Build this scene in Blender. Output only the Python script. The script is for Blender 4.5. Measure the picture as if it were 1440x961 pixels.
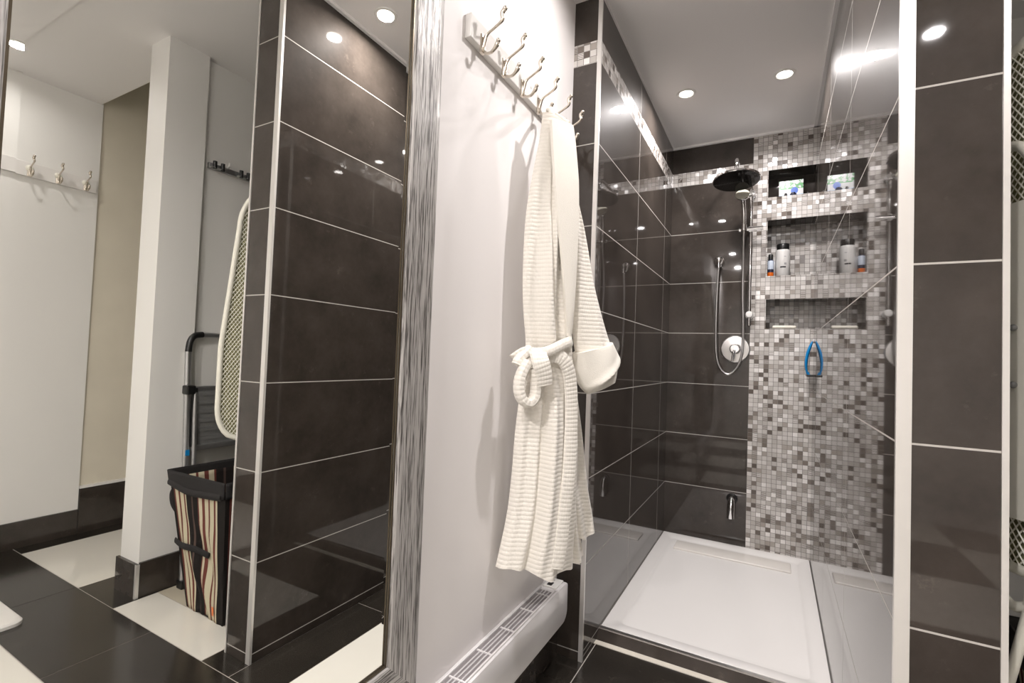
import bpy, bmesh, math, random
from mathutils import Vector, Matrix
random.seed(7)
sc = bpy.context.scene
for o in list(bpy.data.objects):
    bpy.data.objects.remove(o)
COL = sc.collection
pi = math.pi

# ------------------------------------------------------------------ camera
CAM_H = 1.051
FPX, YAW, PITCH, ROLL = 675.05, 0.5003, 0.0315, 0.0370
cd = bpy.data.cameras.new('camera')
cam = bpy.data.objects.new('camera', cd); COL.objects.link(cam)
cd.sensor_fit = 'HORIZONTAL'; cd.sensor_width = 36.0
cd.lens = FPX / 1440 * 36.0
cd.clip_start = 0.02
_R = Vector((math.cos(YAW), math.sin(YAW), 0)); _F0 = Vector((-math.sin(YAW), math.cos(YAW), 0)); _Z = Vector((0, 0, 1))
_F = _F0 * math.cos(PITCH) + _Z * math.sin(PITCH); _U = -_F0 * math.sin(PITCH) + _Z * math.cos(PITCH)
_r = _R * math.cos(ROLL) + _U * math.sin(ROLL); _u = -_R * math.sin(ROLL) + _U * math.cos(ROLL)
M = Matrix.Identity(4)
for i in range(3):
    M[i][0], M[i][1], M[i][2] = _r[i], _u[i], -_F[i]
M[2][3] = CAM_H
cam.matrix_world = M
sc.camera = cam

# ------------------------------------------------------------------ world, exposure, lamp settings
w = bpy.data.worlds.new('world'); sc.world = w; w.use_nodes = True
w.node_tree.nodes['Background'].inputs[0].default_value = (1, 0.95, 0.9, 1)
w.node_tree.nodes['Background'].inputs[1].default_value = 0.02
sc.view_settings.view_transform = 'Standard'; sc.view_settings.look = 'None'
sc.view_settings.exposure = -0.02; sc.view_settings.gamma = 1.0
sc.view_settings.use_curve_mapping = False
LAMP_W = 8.8                     # watts of each recessed lamp
LAMP_COL = (1.0, 0.95, 0.94)
# (x, y, ceiling z, watts factor, label)
LAMPS = [(-0.40, 2.42, 2.373, 1.1, 'round recessed ceiling light over the shower, nearer the dark tiled side wall'),
         (0.02, 2.436, 2.373, 1.1, 'round recessed ceiling light over the shower, nearer the niche column'),
         (0.04, 1.357, 2.373, 1.35, 'round recessed ceiling light in front of the shower that the mirror shows beside its frame'),
         (-0.44, 1.335, 2.373, 0.22, 'round recessed ceiling light above the hanging robe and hook rail'),
         (0.52, -0.30, 2.373, 0.85, 'round recessed ceiling light behind the viewer, mirrored in the tiled pier'),
         (-0.45, -0.10, 2.373, 1.15, 'round recessed ceiling light behind the viewer, close to the mirror wall'),
         (-0.45, -1.00, 2.373, 4.8, 'round recessed ceiling light at the back of the room'),
         (1.69, 0.700, 2.373, 0.25, 'round recessed ceiling light near the far wall with the second hook rail')]

# ------------------------------------------------------------------ room numbers (metres)
X0, XL, XR, XP = -0.671, -0.568, 0.184, 0.318
YL, YP, YB = 1.627, 1.024, 3.034
ZC, ZT = 2.373, 0.033
ZB0, ZB1 = 2.131, 2.211
XMO = -0.123
XW = 2.0
XCOL = 0.972

# ------------------------------------------------------------------ helpers
def link(o, parent=None):
    COL.objects.link(o)
    if parent is not None:
        o.parent = parent
        o.matrix_parent_inverse = parent.matrix_basis.inverted()
    return o

def obj(name, bm, mats, parent=None, smooth=False, recalc=True):
    if recalc:
        bmesh.ops.recalc_face_normals(bm, faces=bm.faces)
    me = bpy.data.meshes.new(name)
    bm.to_mesh(me); bm.free()
    if not isinstance(mats, (list, tuple)):
        mats = [mats]
    for m in mats:
        me.materials.append(m)
    if smooth:
        me.shade_smooth()
        try:
            me.set_sharp_from_angle(angle=math.radians(40))
        except Exception:
            pass
    return link(bpy.data.objects.new(name, me), parent)

def tag(o, label=None, cat=None, group=None, kind=None):
    if label: o['label'] = label
    if cat: o['category'] = cat
    if group: o['group'] = group
    if kind: o['kind'] = kind
    return o

def thing(name, label, cat, loc=(0, 0, 0), rz=0, group=None):
    o = bpy.data.objects.new(name, None); COL.objects.link(o)
    o.empty_display_size = 0.05
    o.location = loc; o.rotation_euler = (0, 0, rz)
    o.matrix_basis = Matrix.Translation(loc) @ Matrix.Rotation(rz, 4, 'Z')
    return tag(o, label, cat, group)

def struct(name, bm, mats, label=None, smooth=False, recalc=True):
    return tag(obj(name, bm, mats, None, smooth, recalc), label, None, None, 'structure')

def box(bm, x0, x1, y0, y1, z0, z1, mi=0, bevel=0.0, seg=2):
    vs = [bm.verts.new((x, y, z)) for x in (x0, x1) for y in (y0, y1) for z in (z0, z1)]
    fs = [(0, 1, 3, 2), (4, 6, 7, 5), (0, 4, 5, 1), (2, 3, 7, 6), (0, 2, 6, 4), (1, 5, 7, 3)]
    faces = []
    for f in fs:
        fc = bm.faces.new([vs[i] for i in f]); fc.material_index = mi; faces.append(fc)
    if bevel > 0:
        bmesh.ops.recalc_face_normals(bm, faces=faces)
        es = list({e for f in faces for e in f.edges})
        r = bmesh.ops.bevel(bm, geom=es, offset=bevel, segments=seg, profile=0.5, affect='EDGES')
        for f in r['faces']: f.material_index = mi
    return vs

def quad(bm, a, b, c, d, mi=0):
    f = bm.faces.new([bm.verts.new(p) for p in (a, b, c, d)]); f.material_index = mi
    return f

def catmull(P, n=8):
    P = [Vector(p) for p in P]
    if len(P) < 3: return P
    out = []
    for i in range(len(P) - 1):
        p0 = P[max(i - 1, 0)]; p1 = P[i]; p2 = P[i + 1]; p3 = P[min(i + 2, len(P) - 1)]
        for k in range(n):
            t = k / n
            out.append(0.5 * ((2 * p1) + (p2 - p0) * t + (2 * p0 - 5 * p1 + 4 * p2 - p3) * t * t + (-p0 + 3 * p1 - 3 * p2 + p3) * t ** 3))
    out.append(P[-1])
    return out

def tube(bm, path, rad, seg=12, caps=True, mi=0, flat=None, up=None):
    """sweep a round (or flattened) section along path; rad number or list"""
    P = [Vector(p) for p in path]; N = len(P)
    R = rad if isinstance(rad, (list, tuple)) else [rad] * N
    if len(R) != N:
        R = [R[min(int(i / (N - 1) * (len(R) - 1)), len(R) - 2)] * (1 - (i / (N - 1) * (len(R) - 1) - min(int(i / (N - 1) * (len(R) - 1)), len(R) - 2)))
             + R[min(int(i / (N - 1) * (len(R) - 1)), len(R) - 2) + 1] * (i / (N - 1) * (len(R) - 1) - min(int(i / (N - 1) * (len(R) - 1)), len(R) - 2)) for i in range(N)]
    T = [(P[min(i + 1, N - 1)] - P[max(i - 1, 0)]).normalized() for i in range(N)]
    ref = Vector(up) if up is not None else (Vector((0, 0, 1)) if abs(T[0].z) < .9 else Vector((1, 0, 0)))
    a = (ref - T[0] * ref.dot(T[0])).normalized()
    rings = []
    for i in range(N):
        if up is not None:
            a2 = Vector(up) - T[i] * Vector(up).dot(T[i])
        else:
            a2 = a - T[i] * a.dot(T[i])
        if a2.length > 1e-6: a = a2.normalized()
        b = T[i].cross(a)
        ra = R[i]; rb = R[i] * (flat if flat else 1.0)
        rings.append([bm.verts.new(P[i] + a * (math.cos(2 * pi * k / seg) * ra) + b * (math.sin(2 * pi * k / seg) * rb)) for k in range(seg)])
    for i in range(N - 1):
        for k in range(seg):
            f = bm.faces.new((rings[i][k], rings[i][(k + 1) % seg], rings[i + 1][(k + 1) % seg], rings[i + 1][k])); f.material_index = mi
    if caps:
        for rg in (rings[0], rings[-1]):
            f = bm.faces.new(rg); f.material_index = mi
    return rings

def lathe(bm, prof, origin=(0, 0, 0), axis='Z', seg=32, mi=0, mis=None):
    """revolve (radius, height) profile round an axis through origin"""
    o = Vector(origin)
    def pt(r, h, a):
        c, s = r * math.cos(a), r * math.sin(a)
        if axis == 'Z': v = Vector((c, s, h))
        elif axis == 'Y': v = Vector((c, h, s))
        else: v = Vector((h, c, s))
        return o + v
    rings = []
    for (r, h) in prof:
        if r < 1e-6: rings.append([bm.verts.new(pt(0, h, 0))])
        else: rings.append([bm.verts.new(pt(r, h, 2 * pi * k / seg)) for k in range(seg)])
    for i in range(len(prof) - 1):
        A, B = rings[i], rings[i + 1]
        m = mis[i] if mis else mi
        for k in range(seg):
            k2 = (k + 1) % seg
            if len(A) == 1 and len(B) == 1: continue
            if len(A) == 1: f = bm.faces.new((A[0], B[k2], B[k]))
            elif len(B) == 1: f = bm.faces.new((A[k], A[k2], B[0]))
            else: f = bm.faces.new((A[k], A[k2], B[k2], B[k]))
            f.material_index = m
    return rings

def cyl(bm, p0, p1, r, seg=20, mi=0):
    return tube(bm, [p0, p1], r, seg, True, mi)

def ball(bm, c, r, mi=0, seg=12):
    bmesh.ops.create_uvsphere(bm, u_segments=seg, v_segments=seg // 2 + 2, radius=r, matrix=Matrix.Translation(c))

def NB(): return bmesh.new()

# ------------------------------------------------------------------ materials
def newmat(name):
    m = bpy.data.materials.new(name); m.use_nodes = True
    return m, m.node_tree, m.node_tree.nodes['Principled BSDF']

def N(nt, typ, **kw):
    n = nt.nodes.new(typ)
    for k, v in kw.items():
        if k.startswith('i_'):
            key = k[2:]
            n.inputs[int(key) if key.isdigit() else key].default_value = v
        else:
            setattr(n, k, v)
    return n

def math_(nt, op, a, b=None, c=None, clamp=False):
    n = nt.nodes.new('ShaderNodeMath'); n.operation = op; n.use_clamp = clamp
    for i, v in enumerate((a, b, c)):
        if v is None: continue
        if isinstance(v, (int, float)): n.inputs[i].default_value = v
        else: nt.links.new(v, n.inputs[i])
    return n.outputs[0]

def mixc(nt, f, a, b):
    n = nt.nodes.new('ShaderNodeMix'); n.data_type = 'RGBA'
    for idx, v in ((0, f), (6, a), (7, b)):
        if isinstance(v, (int, float)): n.inputs[idx].default_value = v
        elif isinstance(v, tuple): n.inputs[idx].default_value = v if len(v) == 4 else v + (1,)
        else: nt.links.new(v, n.inputs[idx])
    return n.outputs[2]

def plain(name, col, rough=0.5, metal=0.0, spec=0.5, noise=0.0, nscale=20.0, bump=0.0, bscale=60.0, coat=0.0, emit=None):
    m, nt, b = newmat(name)
    b.inputs['Roughness'].default_value = rough; b.inputs['Metallic'].default_value = metal
    b.inputs['Specular IOR Level'].default_value = spec
    b.inputs['Coat Weight'].default_value = coat
    tc = N(nt, 'ShaderNodeNewGeometry')
    nz = N(nt, 'ShaderNodeTexNoise', i_Scale=nscale, i_Detail=4.0)
    nt.links.new(tc.outputs['Position'], nz.inputs['Vector'])
    c2 = tuple(max(0, c * (1 - noise)) for c in col); c1 = tuple(min(1, c * (1 + noise)) for c in col)
    nt.links.new(mixc(nt, nz.outputs['Fac'], c2, c1), b.inputs['Base Color'])
    if bump:
        n2 = N(nt, 'ShaderNodeTexNoise', i_Scale=bscale, i_Detail=3.0)
        nt.links.new(tc.outputs['Position'], n2.inputs['Vector'])
        bp = N(nt, 'ShaderNodeBump', i_Strength=bump, i_Distance=0.002)
        nt.links.new(n2.outputs['Fac'], bp.inputs['Height']); nt.links.new(bp.outputs[0], b.inputs['Normal'])
    if emit:
        b.inputs['Emission Color'].default_value = emit[0] + (1,); b.inputs['Emission Strength'].default_value = emit[1]
    return m

def wall_coords(nt):
    """(u, v, |nx|): u runs along the wall in the world, v is height"""
    g = N(nt, 'ShaderNodeNewGeometry')
    sp = N(nt, 'ShaderNodeSeparateXYZ'); nt.links.new(g.outputs['Position'], sp.inputs[0])
    sn = N(nt, 'ShaderNodeSeparateXYZ'); nt.links.new(g.outputs['True Normal'], sn.inputs[0])
    nx = math_(nt, 'GREATER_THAN', math_(nt, 'ABSOLUTE', sn.outputs[0]), 0.5)
    u = math_(nt, 'ADD', math_(nt, 'MULTIPLY', sp.outputs[1], nx), math_(nt, 'MULTIPLY', sp.outputs[0], math_(nt, 'SUBTRACT', 1.0, nx)))
    nz = math_(nt, 'GREATER_THAN', math_(nt, 'ABSOLUTE', sn.outputs[2]), 0.5)
    v = math_(nt, 'ADD', math_(nt, 'MULTIPLY', sp.outputs[1], nz), math_(nt, 'MULTIPLY', sp.outputs[2], math_(nt, 'SUBTRACT', 1.0, nz)))
    return g, u, v, nx, nz

def line_mask(nt, x, x0, dx, wdt):
    f = math_(nt, 'FRACT', math_(nt, 'DIVIDE', math_(nt, 'SUBTRACT', x, x0 - wdt / 2), dx))
    return math_(nt, 'LESS_THAN', f, wdt / dx)

def mat_dark_tile(name, grid=True, dark=(0.0255, 0.0205, 0.0170), light=(0.063, 0.0515, 0.0435), rough=0.46, coat_rough=0.03):
    SPEC = 0.02
    m, nt, b = newmat(name)
    g, u, v, nx, nz = wall_coords(nt)
    n1 = N(nt, 'ShaderNodeTexNoise', i_Scale=5.0, i_Detail=8.0, i_Roughness=0.65)
    n2 = N(nt, 'ShaderNodeTexNoise', i_Scale=55.0, i_Detail=4.0)
    nt.links.new(g.outputs['Position'], n1.inputs['Vector']); nt.links.new(g.outputs['Position'], n2.inputs['Vector'])
    mr = N(nt, 'ShaderNodeMapRange', i_1=0.3, i_2=0.7); nt.links.new(n1.outputs['Fac'], mr.inputs[0])
    fac = math_(nt, 'ADD', math_(nt, 'MULTIPLY', mr.outputs[0], 0.8), math_(nt, 'MULTIPLY', n2.outputs['Fac'], 0.25), clamp=True)
    col = mixc(nt, fac, dark, light)
    n4 = N(nt, 'ShaderNodeTexNoise', i_Scale=17.0, i_Detail=10.0, i_Roughness=0.75); nt.links.new(g.outputs['Position'], n4.inputs['Vector'])
    mr4 = N(nt, 'ShaderNodeMapRange', i_1=0.60, i_2=0.80); nt.links.new(n4.outputs['Fac'], mr4.inputs[0])
    col = mixc(nt, math_(nt, 'MULTIPLY', mr4.outputs[0], 0.55), col, tuple(c * 2.6 for c in light))
    rg = math_(nt, 'ADD', rough - .05, math_(nt, 'MULTIPLY', n1.outputs['Fac'], 0.1))
    b.inputs['Specular IOR Level'].default_value = SPEC; b.inputs['Coat Weight'].default_value = 1.0; b.inputs['Coat Roughness'].default_value = coat_rough; b.inputs['Coat IOR'].default_value = 1.5
    if grid:
        h = math_(nt, 'MULTIPLY', line_mask(nt, v, ZB0 - 2.1, 0.3, 0.0034), math_(nt, 'SUBTRACT', 1.0, nz))
        h = math_(nt, 'MULTIPLY', h, math_(nt, 'LESS_THAN', v, ZB0 + 0.05))
        sx = N(nt, 'ShaderNodeSeparateXYZ'); nt.links.new(g.outputs['Position'], sx.inputs[0])
        ush = math_(nt, 'SUBTRACT', u, math_(nt, 'MULTIPLY', math_(nt, 'GREATER_THAN', sx.outputs[0], 0.0), 0.055))
        vv = math_(nt, 'MULTIPLY', math_(nt, 'MULTIPLY', line_mask(nt, ush, 1.0, 0.61, 0.0034), nx), math_(nt, 'GREATER_THAN', u, 1.2))
        msk = math_(nt, 'MAXIMUM', h, vv)
        col = mixc(nt, msk, col, (0.50, 0.475, 0.44))
        rg = math_(nt, 'ADD', math_(nt, 'MULTIPLY', rg, math_(nt, 'SUBTRACT', 1.0, msk)), math_(nt, 'MULTIPLY', msk, 0.6))
    if grid: nt.links.new(math_(nt, 'SUBTRACT', 1.0, msk), b.inputs['Coat Weight'])
    nt.links.new(col, b.inputs['Base Color']); nt.links.new(rg, b.inputs['Roughness'])
    bp = N(nt, 'ShaderNodeBump', i_Strength=0.006, i_Distance=0.002)
    n3 = N(nt, 'ShaderNodeTexNoise', i_Scale=9.0, i_Detail=2.0); nt.links.new(g.outputs['Position'], n3.inputs['Vector'])
    nt.links.new(n3.outputs['Fac'], bp.inputs['Height']); nt.links.new(bp.outputs[0], b.inputs['Normal'])
    return m

def mat_mosaic(name, p=0.0243, bright=1.0):
    m, nt, b = newmat(name)
    g, u, v, nx, nz = wall_coords(nt)
    uu = math_(nt, 'DIVIDE', math_(nt, 'SUBTRACT', u, XMO), p); vv = math_(nt, 'DIVIDE', math_(nt, 'SUBTRACT', v, ZB0), p)
    cu = math_(nt, 'FLOOR', uu); cv = math_(nt, 'FLOOR', vv)
    fu = math_(nt, 'FRACT', uu); fv = math_(nt, 'FRACT', vv)
    cb = N(nt, 'ShaderNodeCombineXYZ'); nt.links.new(cu, cb.inputs[0]); nt.links.new(cv, cb.inputs[1]); nt.links.new(nx, cb.inputs[2])
    wn = N(nt, 'ShaderNodeTexWhiteNoise'); wn.noise_dimensions = '3D'; nt.links.new(cb.outputs[0], wn.inputs['Vector'])
    sp = N(nt, 'ShaderNodeSeparateColor'); nt.links.new(wn.outputs['Color'], sp.inputs[0])
    cr = N(nt, 'ShaderNodeValToRGB'); cr.color_ramp.interpolation = 'CONSTANT'
    st = [(0, (.10, .078, .064)), (.045, (.18, .150, .128)), (.10, (.35, .315, .28)), (.19, (.47, .44, .41)), (.40, (.55, .52, .49)), (.66, (.63, .60, .57)), (.88, (.82, .79, .76))]
    e = cr.color_ramp.elements
    e[0].position = 0; e[0].color = st[0][1] + (1,)
    e[1].position = st[1][0]; e[1].color = st[1][1] + (1,)
    for ps, c in st[2:]:
        x = e.new(ps); x.color = c + (1,)
    nt.links.new(sp.outputs[0], cr.inputs[0])
    # some tiles are sets of thin strips
    strip = math_(nt, 'GREATER_THAN', sp.outputs[1], 0.88)
    sline = math_(nt, 'LESS_THAN', math_(nt, 'FRACT', math_(nt, 'MULTIPLY', fv, 4.0)), 0.45)
    col = mixc(nt, math_(nt, 'MULTIPLY', strip, sline), cr.outputs[0], (.13, .105, .085))
    gr = 0.042
    gm = math_(nt, 'MAXIMUM', math_(nt, 'MAXIMUM', math_(nt, 'LESS_THAN', fu, gr), math_(nt, 'GREATER_THAN', fu, 1 - gr)),
               math_(nt, 'MAXIMUM', math_(nt, 'LESS_THAN', fv, gr), math_(nt, 'GREATER_THAN', fv, 1 - gr)))
    col = mixc(nt, gm, col, (.17, .155, .14))
    if bright != 1.0:
        pass
    nt.links.new(col, b.inputs['Base Color'])
    rg = math_(nt, 'ADD', math_(nt, 'MULTIPLY', sp.outputs[2], 0.25), 0.08)
    rg = math_(nt, 'MAXIMUM', rg, math_(nt, 'MULTIPLY', gm, 0.7))
    nt.links.new(rg, b.inputs['Roughness'])
    b.inputs['Specular IOR Level'].default_value = 0.8
    # each little tile is set at its own slight tilt
    vm = N(nt, 'ShaderNodeVectorMath', operation='SUBTRACT'); vm.inputs[1].default_value = (.5, .5, .5)
    nt.links.new(wn.outputs['Color'], vm.inputs[0])
    vs = N(nt, 'ShaderNodeVectorMath', operation='SCALE'); vs.inputs['Scale'].default_value = 0.14; nt.links.new(vm.outputs[0], vs.inputs[0])
    va = N(nt, 'ShaderNodeVectorMath', operation='ADD'); nt.links.new(vs.outputs[0], va.inputs[0]); nt.links.new(g.outputs['Normal'], va.inputs[1])
    vn = N(nt, 'ShaderNodeVectorMath', operation='NORMALIZE'); nt.links.new(va.outputs[0], vn.inputs[0])
    nt.links.new(vn.outputs[0], b.inputs['Normal'])
    return m

def mat_frame_wood(name, axis):
    m, nt, b = newmat(name)
    g = N(nt, 'ShaderNodeNewGeometry')
    mp = N(nt, 'ShaderNodeMapping'); nt.links.new(g.outputs['Position'], mp.inputs[0])
    mp.inputs['Scale'].default_value = (360, 360, 13) if axis == 'Z' else (360, 13, 360)
    n1 = N(nt, 'ShaderNodeTexNoise', i_Scale=1.0, i_Detail=3.0, i_Roughness=0.6); nt.links.new(mp.outputs[0], n1.inputs['Vector'])
    mp2 = N(nt, 'ShaderNodeMapping'); nt.links.new(g.outputs['Position'], mp2.inputs[0])
    mp2.inputs['Scale'].default_value = (150, 150, 3) if axis == 'Z' else (150, 3, 150)
    n2 = N(nt, 'ShaderNodeTexNoise', i_Scale=1.0, i_Detail=2.0); nt.links.new(mp2.outputs[0], n2.inputs['Vector'])
    cr = N(nt, 'ShaderNodeValToRGB'); e = cr.color_ramp.elements
    e[0].position = .42; e[0].color = (.085, .078, .072, 1); e[1].position = .52; e[1].color = (.46, .44, .42, 1)
    nt.links.new(math_(nt, 'ADD', math_(nt, 'MULTIPLY', n1.outputs['Fac'], .65), math_(nt, 'MULTIPLY', n2.outputs['Fac'], .35)), cr.inputs[0])
    nt.links.new(cr.outputs[0], b.inputs['Base Color'])
    b.inputs['Roughness'].default_value = .36; b.inputs['Metallic'].default_value = 0.2
    bp = N(nt, 'ShaderNodeBump', i_Strength=0.55, i_Distance=0.002)
    nt.links.new(n1.outputs['Fac'], bp.inputs['Height']); nt.links.new(bp.outputs[0], b.inputs['Normal'])
    return m

def mat_waffle(name, col=(0.86, 0.82, 0.745), pu=0.0055, pv=0.0115, strength=0.42):
    """waffle weave drawn over the cloth's own UV map (metres)"""
    m, nt, b = newmat(name)
    uv = N(nt, 'ShaderNodeUVMap'); sp = N(nt, 'ShaderNodeSeparateXYZ'); nt.links.new(uv.outputs[0], sp.inputs[0])
    su = math_(nt, 'ABSOLUTE', math_(nt, 'SINE', math_(nt, 'MULTIPLY', sp.outputs[0], pi / pu)))
    sv = math_(nt, 'ABSOLUTE', math_(nt, 'SINE', math_(nt, 'MULTIPLY', sp.outputs[1], pi / pv)))
    h = math_(nt, 'ADD', math_(nt, 'MULTIPLY', su, 0.25), math_(nt, 'MULTIPLY', sv, 0.75))
    g = N(nt, 'ShaderNodeNewGeometry'); nz = N(nt, 'ShaderNodeTexNoise', i_Scale=900.0, i_Detail=2.0)
    nt.links.new(g.outputs['Position'], nz.inputs['Vector'])
    h = math_(nt, 'ADD', h, math_(nt, 'MULTIPLY', nz.outputs['Fac'], 0.3))
    bp = N(nt, 'ShaderNodeBump', i_Strength=strength, i_Distance=0.0035); nt.links.new(h, bp.inputs['Height'])
    nt.links.new(bp.outputs[0], b.inputs['Normal'])
    b.inputs['Base Color'].default_value = col + (1,)
    b.inputs['Roughness'].default_value = .9; b.inputs['Specular IOR Level'].default_value = .1
    b.inputs['Sheen Weight'].default_value = .25
    return m

def mat_uv_stripes(name, stops, rough=.8):
    m, nt, b = newmat(name)
    uv = N(nt, 'ShaderNodeUVMap'); sp = N(nt, 'ShaderNodeSeparateXYZ'); nt.links.new(uv.outputs[0], sp.inputs[0])
    cr = N(nt, 'ShaderNodeValToRGB'); cr.color_ramp.interpolation = 'CONSTANT'; e = cr.color_ramp.elements
    e[0].position = 0; e[0].color = stops[0][1] + (1,); e[1].position = stops[1][0]; e[1].color = stops[1][1] + (1,)
    for ps, c in stops[2:]:
        x = e.new(ps); x.color = c + (1,)
    nt.links.new(math_(nt, 'FRACT', sp.outputs[0]), cr.inputs[0]); nt.links.new(cr.outputs[0], b.inputs['Base Color'])
    b.inputs['Roughness'].default_value = rough; b.inputs['Specular IOR Level'].default_value = .2
    return m

M_wall = plain('white_wall_paint', (.83, .80, .785), .55, noise=.015, nscale=3, bump=.03, bscale=90)
M_wall2 = plain('cool_white_wall_paint', (.84, .83, .795), .5, noise=.02, nscale=2, bump=.04, bscale=70)
M_ceil = plain('white_ceiling_paint', (.88, .86, .845), .5, noise=.01, nscale=2)
M_tan = plain('tan_wall_paint', (.74, .69, .57), .6, noise=.10, nscale=4, bump=.12, bscale=14)
M_tile = mat_dark_tile('dark_porcelain_wall_tile')
M_tile_plain = mat_dark_tile('dark_porcelain_tile_piece', grid=False)
M_floor_dark = mat_dark_tile('dark_floor_tile', grid=False, dark=(.015, .0128, .0105), light=(.030, .0255, .0205), rough=.45, coat_rough=.16)
M_floor_cream = plain('cream_floor_tile', (.76, .735, .665), .12, noise=.03, nscale=3)
M_floor_beige = plain('bare_beige_floor', (.50, .45, .35), .6, noise=.08, nscale=8)
M_grout = plain('light_grout', (.42, .39, .35), .8, noise=.1, nscale=60)
M_grout_cream = plain('cream_grout', (.62, .58, .50), .7, noise=.1, nscale=60)
M_mosaic = mat_mosaic('glass_and_stone_mosaic')
M_chrome = plain('polished_chrome', (.86, .86, .87), .05, 1.0, noise=.01)
M_alu = plain('satin_aluminium', (.74, .73, .72), .28, 1.0, noise=.03, nscale=40)
M_trim = plain('white_tile_trim', (.80, .78, .75), .33, 0.6, noise=.02, nscale=30)
M_nickel = plain('brushed_nickel', (.66, .60, .52), .20, 1.0, noise=.05, nscale=80)
M_acrylic = plain('white_acrylic', (.78, .76, .735), .16, noise=.01, nscale=5)
M_drain = plain('stained_white_acrylic', (.77, .735, .685), .22, noise=.05, nscale=12)
M_mirror = plain('silvered_glass', (.90, .905, .875), .0, 1.0)
M_wood_v = mat_frame_wood('silvered_wood_upright_grain', 'Z')
M_wood_h = mat_frame_wood('silvered_wood_level_grain', 'Y')
M_bronze = plain('dark_bronze_edge', (.10, .08, .055), .3, .7)
M_rail = plain('white_painted_wood', (.80, .78, .75), .3, noise=.02, nscale=30)
M_heat = plain('white_enamel', (.78, .76, .76), .22, noise=.01)
M_heat_dark = plain('grey_vent_slot', (.24, .22, .225), .4, noise=.1)
M_heat_grey = plain('grey_plastic', (.58, .565, .57), .3, noise=.05)
M_black = plain('black_plastic', (.012, .012, .012), .35, noise=.2)
M_fabric_black = plain('black_fabric', (.016, .014, .014), .85, noise=.25, nscale=200, bump=.4, bscale=600)
M_white_pl = plain('white_plastic', (.80, .79, .76), .3, noise=.01)
M_ivory = plain('ivory_plastic', (.82, .80, .70), .35, noise=.02)
M_olive = plain('olive_cover_cloth', (.30, .29, .15), .9, noise=.15, nscale=100)
M_ladder = plain('grey_ladder_metal', (.50, .50, .50), .33, .85, noise=.04, nscale=60)
M_ladder_dk = plain('dark_grey_tread', (.24, .24, .235), .45, .3, noise=.1, nscale=80)
M_blue = plain('blue_plastic', (.005, .23, .56), .3, noise=.05)
M_bottle = plain('white_bottle_plastic', (.80, .79, .77), .28, noise=.01)
M_orange = plain('orange_plastic', (.85, .17, .01), .4, noise=.05)
M_navy = plain('navy_plastic', (.02, .025, .06), .35, noise=.1)
M_label = plain('pale_blue_label', (.62, .70, .82), .4, noise=.05)
M_ink = plain('dark_print', (.03, .03, .035), .5)
M_inkg = plain('grey_print', (.35, .35, .36), .5)
M_soap = plain('ivory_soap', (.80, .76, .66), .4, noise=.03)
M_nozzle = plain('pale_nozzle_face', (.55, .53, .44), .45, noise=.06, nscale=200)
M_headface = plain('dark_glossy_spray_face', (.035, .034, .034), .08, .6, noise=.1)
M_mat = plain('white_towelling', (.80, .78, .74), .95, noise=.04, nscale=300, bump=.6, bscale=400)
M_lens = plain('lamp_lens', (.9, .9, .9), .4, emit=((1, .93, .84), 14.0))
M_waffle = mat_waffle('cream_waffle_cloth')
M_terry = plain('cream_towelling', (.86, .825, .75), .95, spec=.1, noise=.03, nscale=300, bump=.5, bscale=500)

BK, CR, MR, BR = (.016, .013, .012), (.58, .53, .38), (.15, .045, .035), (.09, .06, .05)
M_hamper = mat_uv_stripes('striped_canvas', [(0, BK), (.05, MR), (.075, CR), (.135, MR), (.17, CR), (.235, MR), (.265, CR), (.285, BK), (.38, BR), (.41, BK),
                                             (.50, MR), (.52, CR), (.585, MR), (.635, CR), (.70, MR), (.73, CR), (.80, MR), (.83, CR), (.86, BK)])

# ------------------------------------------------------------------ floor
bm = NB()
g_ = 0.0018
def tile(x0, x1, y0, y1, mi):
    box(bm, x0 + g_, x1 - g_, y0 + g_, y1 - g_, -0.012, 0.0, mi)
box(bm, X0 - .1, XW + .6, -2.3, 3.3, -0.08, -0.0015, 0)
# strip in front of the mirror and in front of the shower
tile(-.671, -.561, .955, 1.757, 1)
tile(-.561, .0, 1.455, 1.757, 1); tile(-.561, .0, .955, 1.455, 2)
tile(.0, .184, .955, 1.50, 1); tile(.0, .184, 1.50, 1.757, 1)
# long dark row
for a, b_ in ((-.671, -.577), (-.577, .04), (.04, .656), (.656, 1.272), (1.272, 1.888), (1.888, 2.0)):
    tile(a, b_, .65, .955, 1)
# row beyond the seam
tile(.184, .336, .955, 1.112, 1); tile(.336, .95, .955, 1.112, 2); tile(.95, 1.26, .955, 1.57, 1)
tile(1.26, 1.886, .955, 1.57, 2); tile(1.886, 2.0, .955, 1.57, 1)
box(bm, .318, .95, 1.112 + g_, 2.4, -0.012, 0.0, 3)
tile(1.09, 2.0, 1.57, 2.2, 1)
# rows towards the viewer
for j in range(5):
    y1 = .65 - .31 * j * 2; y0 = y1 - .62
    for k, (a, b_) in enumerate(((-.671, -.247), (-.247, .37), (.37, .985), (.985, 1.30), (1.30, 2.0))):
        tile(a, b_, max(y0, -2.3), y1, 2 if (k + j) % 2 == 0 else 1)
struct('floor', bm, [M_grout, M_floor_dark, M_floor_cream, M_floor_beige], 'dark and cream rectangular floor tiles with pale grout')

# ------------------------------------------------------------------ walls and ceiling
def panel_x(bm, x, y0, y1, zs, mis):
    for (z0, z1), mi in zip(zip(zs[:-1], zs[1:]), mis):
        quad(bm, (x, y0, z0), (x, y1, z0), (x, y1, z1), (x, y0, z1), mi)
def panel_y(bm, y, x0, x1, zs, mis):
    for (z0, z1), mi in zip(zip(zs[:-1], zs[1:]), mis):
        quad(bm, (x0, y, z0), (x1, y, z0), (x1, y, z1), (x0, y, z1), mi)

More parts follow.
